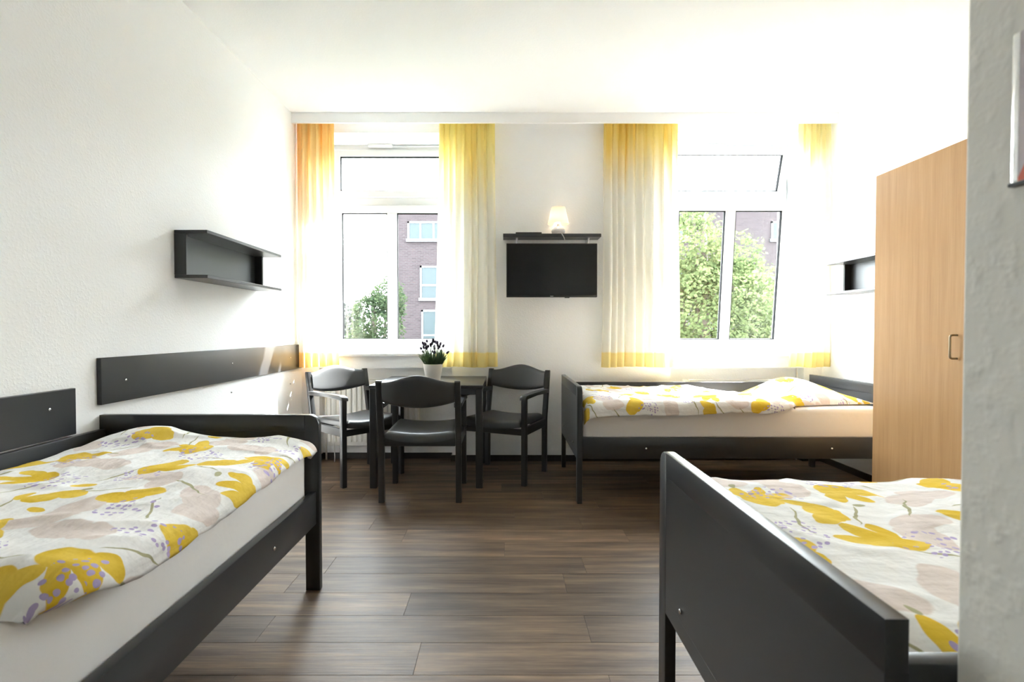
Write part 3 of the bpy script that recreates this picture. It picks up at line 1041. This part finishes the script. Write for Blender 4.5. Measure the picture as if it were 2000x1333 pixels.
# ------------------------------------------------------------------ lavender in a pot
pl = thing('potted_lavender', 'lavender plant in a cream pot on the table', 'plant', (-0.542, 3.95, 0.740))
autosmooth(MB().lathe([(0.0, 0.0), (0.050, 0.0), (0.053, 0.004), (0.073, 0.128), (0.074, 0.134), (0.069, 0.136), (0.066, 0.115), (0.0, 0.115)], 36).build('pot', 'ceramic', pl), 45)
MB().lathe([(0.0, 0.122), (0.03, 0.121), (0.0665, 0.116)], 24).build('soil', 'soil', pl)
rg = random.Random(12)
mb = MB()
for i in range(520):
    a = rg.uniform(0, 2 * math.pi); r0 = 0.062 * math.sqrt(rg.random())
    L = rg.uniform(0.06, 0.135); lean = rg.uniform(0.0, 0.75) * (0.3 + r0 / 0.062)
    p0 = Vector((r0 * math.cos(a), r0 * math.sin(a), 0.115 + rg.uniform(0, 0.03)))
    a2 = a + rg.uniform(-0.7, 0.7)
    d = Vector((math.cos(a2) * lean, math.sin(a2) * lean, 1)).normalized()
    sd = d.cross(Vector((math.cos(a2 + 1.3), math.sin(a2 + 1.3), 0.2))).normalized() * 0.0023
    mid = p0 + d * L * 0.55; tip = p0 + d * L + Vector((0, 0, -0.10 * L * lean))
    mb.add([p0 - sd * 0.6, p0 + sd * 0.6, mid + sd, tip, mid - sd], [(0, 1, 2, 4), (4, 2, 3)])
fo = mb.build('foliage', 'lav_leaf', pl, fix=False)
fo['kind'] = 'stuff'
for i in range(30):
    a = rg.uniform(0, 2 * math.pi); r0 = 0.04 * math.sqrt(rg.random())
    p0 = Vector((r0 * math.cos(a), r0 * math.sin(a), 0.13))
    tipr = 0.105 * math.sqrt(rg.random())
    tip = Vector((tipr * math.cos(a), tipr * math.sin(a) * 0.9, 0.255 + rg.uniform(-0.035, 0.06) - tipr * 0.25))
    mid = (p0 + tip) / 2 + Vector((0, 0, 0.01))
    st = MB().tube([p0, mid, tip], 0.0011, 4).build('stem', 'lav_leaf', pl, smooth=True)
    d = (tip - mid).normalized()
    Lh = rg.uniform(0.022, 0.034); fm = MB()
    prof = [(0.0, 0.003), (0.18, 0.0080), (0.45, 0.0092), (0.75, 0.0070), (1.0, 0.002)]
    fm.tube([tip + d * Lh * q for q, _ in prof], [r for _, r in prof], 7)
    fm.build('flower', 'lav_flower', st, smooth=True)

# ------------------------------------------------------------------ wall shelves
def wall_shelf(label, loc, mir):
    """open box shelf; local: wall plane x=0 reaching +x into the room, length along +y"""
    g = (lambda x, y, z: (-x, y, z)) if mir else (lambda x, y, z: (x, y, z))
    root = thing('wall_shelf', label, 'shelf', loc, 0, 'box shelves on the side walls')
    L, D, H, t = 0.918, 0.176, 0.255, 0.018
    for nm, z in (('bottom_board', 0), ('top_board', H - t)):
        autosmooth(MB().box(0, D, 0, L, z, z + t, 0.002).map(g).build(nm, 'anthracite', root))
    MB().box(0.0, 0.012, t, L - 0.05, t, H - t).map(g).build('back_panel', 'anthracite', root)
    for y in (0.0, L - 0.053):
        MB().box(0.0, 0.064, y, y + t, t, H - t, 0.001).map(g).build('side_panel', 'anthracite', root)
    return root
wall_shelf('dark box shelf high on the left wall', (XL, 2.762, 1.408), False)
wall_shelf('dark box shelf on the right wall beside the wardrobe', (XR, 3.232, 1.412), True)

# boards on the left wall
def wall_board(label, y0, y1, z0, z1, screws):
    o = autosmooth(MB().box(0, 0.020, y0, y1, 0, z1 - z0, 0.002).build('wall_board', 'anthracite', loc=(XL, 0, z0)))
    for (y, z) in screws:
        MB().disc((0.0195, y, z - z0), (1, 0, 0), 0.0055, 0.004).build('screw', 'chrome', o, smooth=True)
    return tag(o, label, 'wall board', 'dark protective boards on the left wall')
wall_board('long dark board on the left wall running towards the orange curtain', 2.225, 4.44, 0.81, 1.012, ((2.37, 0.905), (3.30, 0.92), (4.2, 0.91)))
wall_board('lower dark board on the left wall behind the left bed', 0.15, 2.094, 0.712, 0.898, ((1.97, 0.83), (1.2, 0.81)))
for i, (y, z, lb) in enumerate(((3.32, 0.735, 'small metal screw eye in the left wall under the long board'), (4.24, 0.93 - 0.235, 'small white plug in the left wall beside the corner chair'))):
    tag(MB().disc((0, 0, 0), (1, 0, 0), 0.006, 0.006).build('wall_plug', 'chrome' if i == 0 else 'white_paint', loc=(XL, y, z), smooth=True), lb, 'wall plug')

# ------------------------------------------------------------------ television, its shelf, lamp, box
ts = thing('floating_shelf', 'thin dark shelf above the television', 'shelf', (0.404, YB, 1.907))
autosmooth(MB().box(-0.414, 0.400, -0.155, 0.0, 0, 0.028, 0.002).build('board', 'anthracite', ts))
for x in (-0.298, 0.302):
    MB().tube([(x, -0.003, -0.052), (x, -0.05, -0.040), (x, -0.115, -0.004)], 0.008, 10).tube([(x, -0.003, -0.06), (x, -0.003, 0.0)], 0.008, 8).build('bracket', 'white_paint', ts, smooth=True)
tv = thing('television', 'black flat television on the wall between the curtains', 'television', (0.390, 4.28, 1.404))
autosmooth(MB().box(-0.373, 0.373, 0.0, 0.032, 0, 0.442, 0.004, 2).box(-0.25, 0.25, 0.032, 0.062, 0.05, 0.34, 0.008, 2).build('housing', 'black_plastic', tv))
MB().box(-0.366, 0.366, -0.0008, 0.001, 0.017, 0.435).build('screen', 'screen', tv)
MB().box(-0.013, 0.013, -0.0012, 0.0005, 0.006, 0.011).build('logo', 'logo', tv)
MB().box(0.107, 0.147, 0.004, 0.02, -0.006, 0.001, 0.002).build('sensor', 'black_plastic', tv)
MB().box(-0.10, 0.10, 0.062, 0.075, 0.10, 0.30).box(-0.03, 0.03, 0.07, YB - 4.28, 0.14, 0.26).build('wall_mount', 'black_plastic', tv)
stb = tag(autosmooth(MB().box(-0.108, 0.108, -0.055, 0.055, 0, 0.014, 0.003, 2).build('receiver_box', 'black_plastic', loc=(0.203, 4.40, 1.935))), 'flat black receiver box lying on the shelf above the television', 'receiver')
LX, LY, LZ = 0.455, 4.405, 1.935
lp = thing('table_lamp', 'small lit white table lamp on the shelf above the television', 'lamp', (LX, LY, LZ))
autosmooth(MB().lathe([(0.0, 0.0), (0.036, 0.0), (0.040, 0.004), (0.054, 0.018), (0.058, 0.032), (0.054, 0.046), (0.036, 0.062), (0.016, 0.070), (0.012, 0.078), (0.012, 0.092), (0.0, 0.092)], 32).build('base', 'lamp_ceramic', lp), 50)
sh = MB().lathe([(0.088, 0.092), (0.0895, 0.094), (0.058, 0.232), (0.0565, 0.232)], 40).build('shade', 'shade', lp, smooth=True, fix=False)
MB().tube([(-0.056, 0, 0.222), (0.056, 0, 0.222)], 0.0015, 5).tube([(0, -0.056, 0.222), (0, 0.056, 0.222)], 0.0015, 5).tube([(0, 0, 0.09), (0, 0, 0.224)], 0.0025, 6).build('shade_holder', 'chrome', lp)
bu = NT('warm_bulb')
bu.b.inputs['Emission Color'].default_value = (1.0, 0.80, 0.55, 1); bu.b.inputs['Emission Strength'].default_value = 4.5
MB().lathe([(0.0, 0.100), (0.012, 0.103), (0.022, 0.120), (0.025, 0.138), (0.020, 0.155), (0.010, 0.164), (0.0, 0.166)], 18).build('bulb', bu.m, lp, smooth=True)
cab = MB().tube([(-0.02, -0.045, 0.006), (-0.005, -0.09, 0.004), (0.012, -0.117, -0.002), (0.030, -0.118, -0.030), (0.045, -0.100, -0.06), (0.055, -0.06, -0.095), (0.06, -0.03, -0.2)], 0.003, 7).build('cord', 'cable', lp, smooth=True)

# ------------------------------------------------------------------ radiators
def radiator(label, x0, x1, valve_left):
    cx = (x0 + x1) / 2; w = (x1 - x0) / 2
    root = thing('radiator', label, 'radiator', (cx, 0, 0.13), 0, 'white radiators in the window niches')
    yf_, yb_ = 4.475, 4.545
    autosmooth(MB().box(-w, w, yf_ + 0.014, yb_, 0.0, 0.575, 0.006, 2).build('body', 'radiator', root))
    n = int(round(2 * w / 0.0445))
    for i in range(n):
        x = -w + (i + 0.5) * 2 * w / n
        o = autosmooth(MB().prism([(x - 0.016, yf_ + 0.0145), (x - 0.010, yf_), (x + 0.010, yf_), (x + 0.016, yf_ + 0.0145)], 'z', 0.035, 0.54, 0.003, 1).build('rib', 'radiator', root))
    s = -1 if valve_left else 1
    MB().tube([(s * w, 4.51, 0.555), (s * (w + 0.03), 4.51, 0.555)], 0.009, 10).tube([(s * (w + 0.008), 4.51, 0.555), (s * (w + 0.055), 4.51, 0.555)], 0.0185, 12).build('valve', 'white_paint', root, smooth=False)
    MB().tube([(s * (w + 0.02), 4.525, 0.55), (s * (w + 0.02), 4.525, -0.13)], 0.008, 10).build('pipe', 'radiator', root, smooth=True)
    for x in (-w + 0.12, w - 0.12):
        MB().box(x - 0.015, x + 0.015, yb_, YN, 0.1, 0.5).build('bracket', 'radiator', root)
    return root
radiator('white radiator under the left window behind the chairs', -1.535, -0.735, True)
radiator('white radiator under the right window behind the bed', 1.60, 2.45, True)
tag(MB().tube([(0, 0, 0.0), (0, 0, 0.81)], 0.009, 10).build('heating_pipe', 'radiator', loc=(2.555, 4.535, 0.0), smooth=True), 'thin white heating pipe in the right window niche', 'pipe')
tag(MB().tube([(0, 0, 0.003), (0.005, -0.01, 0.05), (-0.006, 0.0, 0.25), (-0.003, 0.0, 0.5), (0.0, 0.01, 0.82)], 0.004, 7).build('hanging_cord', 'cable', loc=(-1.455, 4.44, 0.0), smooth=True), 'thin white cord hanging to the floor behind the corner chair', 'cord')

# ------------------------------------------------------------------ wardrobe
WX, WY0, WY1, WH = 2.130, 1.80, 3.000, 2.015
wr = thing('wardrobe', 'tall beech wardrobe against the right wall', 'wardrobe', (WX, WY0, 0))
D_ = XR - WX - 0.006
MB().box(0.019, D_, 0.0, WY1 - WY0, 0.06, WH, 0.001).build('carcass', 'beech', wr)
MB().box(0.04, D_, 0.01, WY1 - WY0 - 0.01, 0.0, 0.06).build('plinth', 'baseboard', wr)
dw = (WY1 - WY0) / 2
for i in range(2):
    y0 = i * dw + 0.0015; y1 = (i + 1) * dw - 0.0015
    d = autosmooth(MB().box(0.0, 0.0185, y0, y1, 0.064, WH - 0.001, 0.0015).build('door', 'beech', wr))
    yh = y0 + 0.045 if i == 1 else y1 - 0.045
    zc, hl = 1.053, 0.055
    pts = [(0.002, yh, zc - hl), (-0.024, yh, zc - hl), (-0.031, yh, zc - hl + 0.003), (-0.034, yh, zc - hl + 0.010), (-0.034, yh, zc + hl - 0.010), (-0.031, yh, zc + hl - 0.003), (-0.024, yh, zc + hl), (0.002, yh, zc + hl)]
    MB().tube(pts, 0.005, 10).build('handle', 'nickel', d, smooth=True)

# ------------------------------------------------------------------ sign on the partition
sg = thing('framed_sign', 'silver framed sign on the near right wall end, mostly out of view', 'sign', (PX, 0.355, 1.291))
SL, SH, ft = 0.222, 0.163, 0.009
for ya in (0.0, SL - ft):
    autosmooth(MB().box(-0.006, 0.0, ya, ya + ft, 0, SH, 0.002, 2).build('frame_edge', 'sign_frame', sg))
MB().box(-0.0055, 0.0, ft, SL - ft, 0.001, SH - 0.001).build('panel', sign_mat(), sg)
autosmooth(MB().box(-0.009, 0.0, 0.0, SL, -0.004, 0.0005, 0.001).build('lower_edge', 'anthracite', sg))

# ------------------------------------------------------------------ outside
GZ = -4.0
struct(MB().box(-60, 60, 5.5, 90, GZ - 0.2, GZ).build('ground', 'grass'), 'lawn outside below the windows')

def tree(name, label, loc, blobs, n, leaf, mat, seed, trunk_r=0.18):
    root = thing(name, label, 'tree', loc, 0)
    rg = random.Random(seed)
    mb = MB()
    vol = [b[3] * b[4] * b[5] for b in blobs]; tot = sum(vol)
    V = []; F = []
    for b, v in zip(blobs, vol):
        for _ in range(int(n * v / tot)):
            while True:
                q = Vector((rg.uniform(-1, 1), rg.uniform(-1, 1), rg.uniform(-1, 1)))
                if q.length <= 1:
                    break
            q = q.normalized() * (q.length ** 0.45)
            q *= 0.82 + 0.30 * noise.noise(q * 2.7 + Vector((seed, b[0], b[2])))
            p = Vector((b[0] + q.x * b[3], b[1] + q.y * b[4], b[2] + q.z * b[5]))
            d = Vector((rg.uniform(-1, 1), rg.uniform(-1, 1), rg.uniform(-0.9, 0.4))).normalized()
            sd = d.cross(Vector((rg.uniform(-1, 1), rg.uniform(-1, 1), rg.uniform(-1, 1)))).normalized()
            L = leaf * rg.uniform(0.6, 1.3)
            o = len(V)
            V += [p, p + d * L * 0.5 + sd * L * 0.32, p + d * L, p + d * L * 0.5 - sd * L * 0.32]
            F.append((o, o + 1, o + 2, o + 3))
    mb.add(V, F)
    fo = mb.build('foliage', mat, root, fix=False)
    fo['kind'] = 'stuff'
    top = max(b[2] for b in blobs)
    t = MB().tube([(0, 0, 0), (0.05, 0, top * 0.4), (0, 0.1, top)], [trunk_r, trunk_r * 0.8, trunk_r * 0.35], 10)
    for b in blobs:
        t.tube([(0.04, 0, top * 0.35), ((b[0]) * 0.6, b[1] * 0.6, (b[2] + top * 0.35) / 2), (b[0], b[1], b[2])], [trunk_r * 0.5, trunk_r * 0.3, 0.03], 7)
    t.build('trunk', 'bark', root, smooth=True)
    return root
# big light tree filling the right window
tree('linden_tree', 'large bright green tree outside the right window', (4.8, 12.5, GZ),
     [(0.0, 0, 5.3, 2.2, 1.8, 2.1), (-0.6, 0.2, 6.9, 1.5, 1.3, 1.35), (0.7, 0, 6.3, 1.1, 1.0, 1.3), (1.3, -0.2, 4.1, 1.9, 1.5, 1.7), (-1.2, 0, 4.2, 1.6, 1.4, 1.6), (-0.2, 0.2, 8.05, 0.55, 0.5, 0.55)], 46000, 0.10, 'leaf_light', 4)
tree('dark_tree', 'darker green tree outside the left window beside the brick house', (-4.3, 17.0, GZ),
     [(0.1, 0, 5.4, 1.0, 1.0, 1.2), (-0.2, 0, 4.2, 1.1, 1.1, 1.1), (0.5, 0, 6.2, 0.65, 0.7, 0.75), (-0.4, 0.3, 3.2, 1.1, 1.0, 0.9)], 14000, 0.11, 'leaf_dark', 8)
tree('pale_tree', 'pale hazy tree outside at the left edge of the left window', (-9.5, 28.0, GZ),
     [(0.0, 0, 5.8, 1.9, 1.5, 1.6), (0.9, 0, 4.2, 1.6, 1.4, 1.6), (-0.9, 0, 3.9, 1.6, 1.4, 1.6)], 4000, 0.25, 'leaf_pale', 21)
# brick house
bd = thing('brick_house', 'red brick apartment house across the garden', 'building', (-5.45, 25.0, GZ))
BWd, BDp, BHt = 24.0, 9.0, 11.4
MB().box(0, BWd, 0, BDp, 0, BHt).build('wall', 'brick', bd)
MB().box(-0.15, BWd + 0.15, -0.15, BDp + 0.15, BHt, BHt + 0.15).build('roof_edge', 'far_frame', bd)
def far_window(x0, x1, z0, z1, mull):
    x0 += 5.45; x1 += 5.45; z0 -= GZ; z1 -= GZ
    m = MB(); t = 0.09
    m.box(x0, x0 + t, -0.05, 0.02, z0, z1); m.box(x1 - t, x1, -0.05, 0.02, z0, z1)
    m.box(x0, x1, -0.05, 0.02, z1 - t, z1); m.box(x0 - 0.06, x1 + 0.06, -0.10, 0.02, z0 - 0.05, z0 + t)
    for q in mull:
        if q[0] == 'v':
            m.box(x0 + q[1] - 0.045, x0 + q[1] + 0.045, -0.045, 0.02, z0, z1)
        else:
            m.box(x0, x1, -0.045, 0.02, z0 + q[1] - 0.045, z0 + q[1] + 0.045)
    w = m.build('window', 'far_frame', bd, fix=False)
    MB().box(x0, x1, -0.02, -0.012, z0, z1).build('pane', 'far_pane', w, fix=False)
for xo in (0.0, 5.8, 11.6, 17.38):
    far_window(-4.63 + xo, -2.75 + xo, 5.42, 6.35, [('v', 0.62), ('v', 1.25)])
    far_window(-4.04 + xo, -2.75 + xo, 2.60, 4.23, [('h', 0.7)])
    far_window(-3.98 + xo, -2.75 + xo, -0.1, 2.12, [('h', 1.0)])
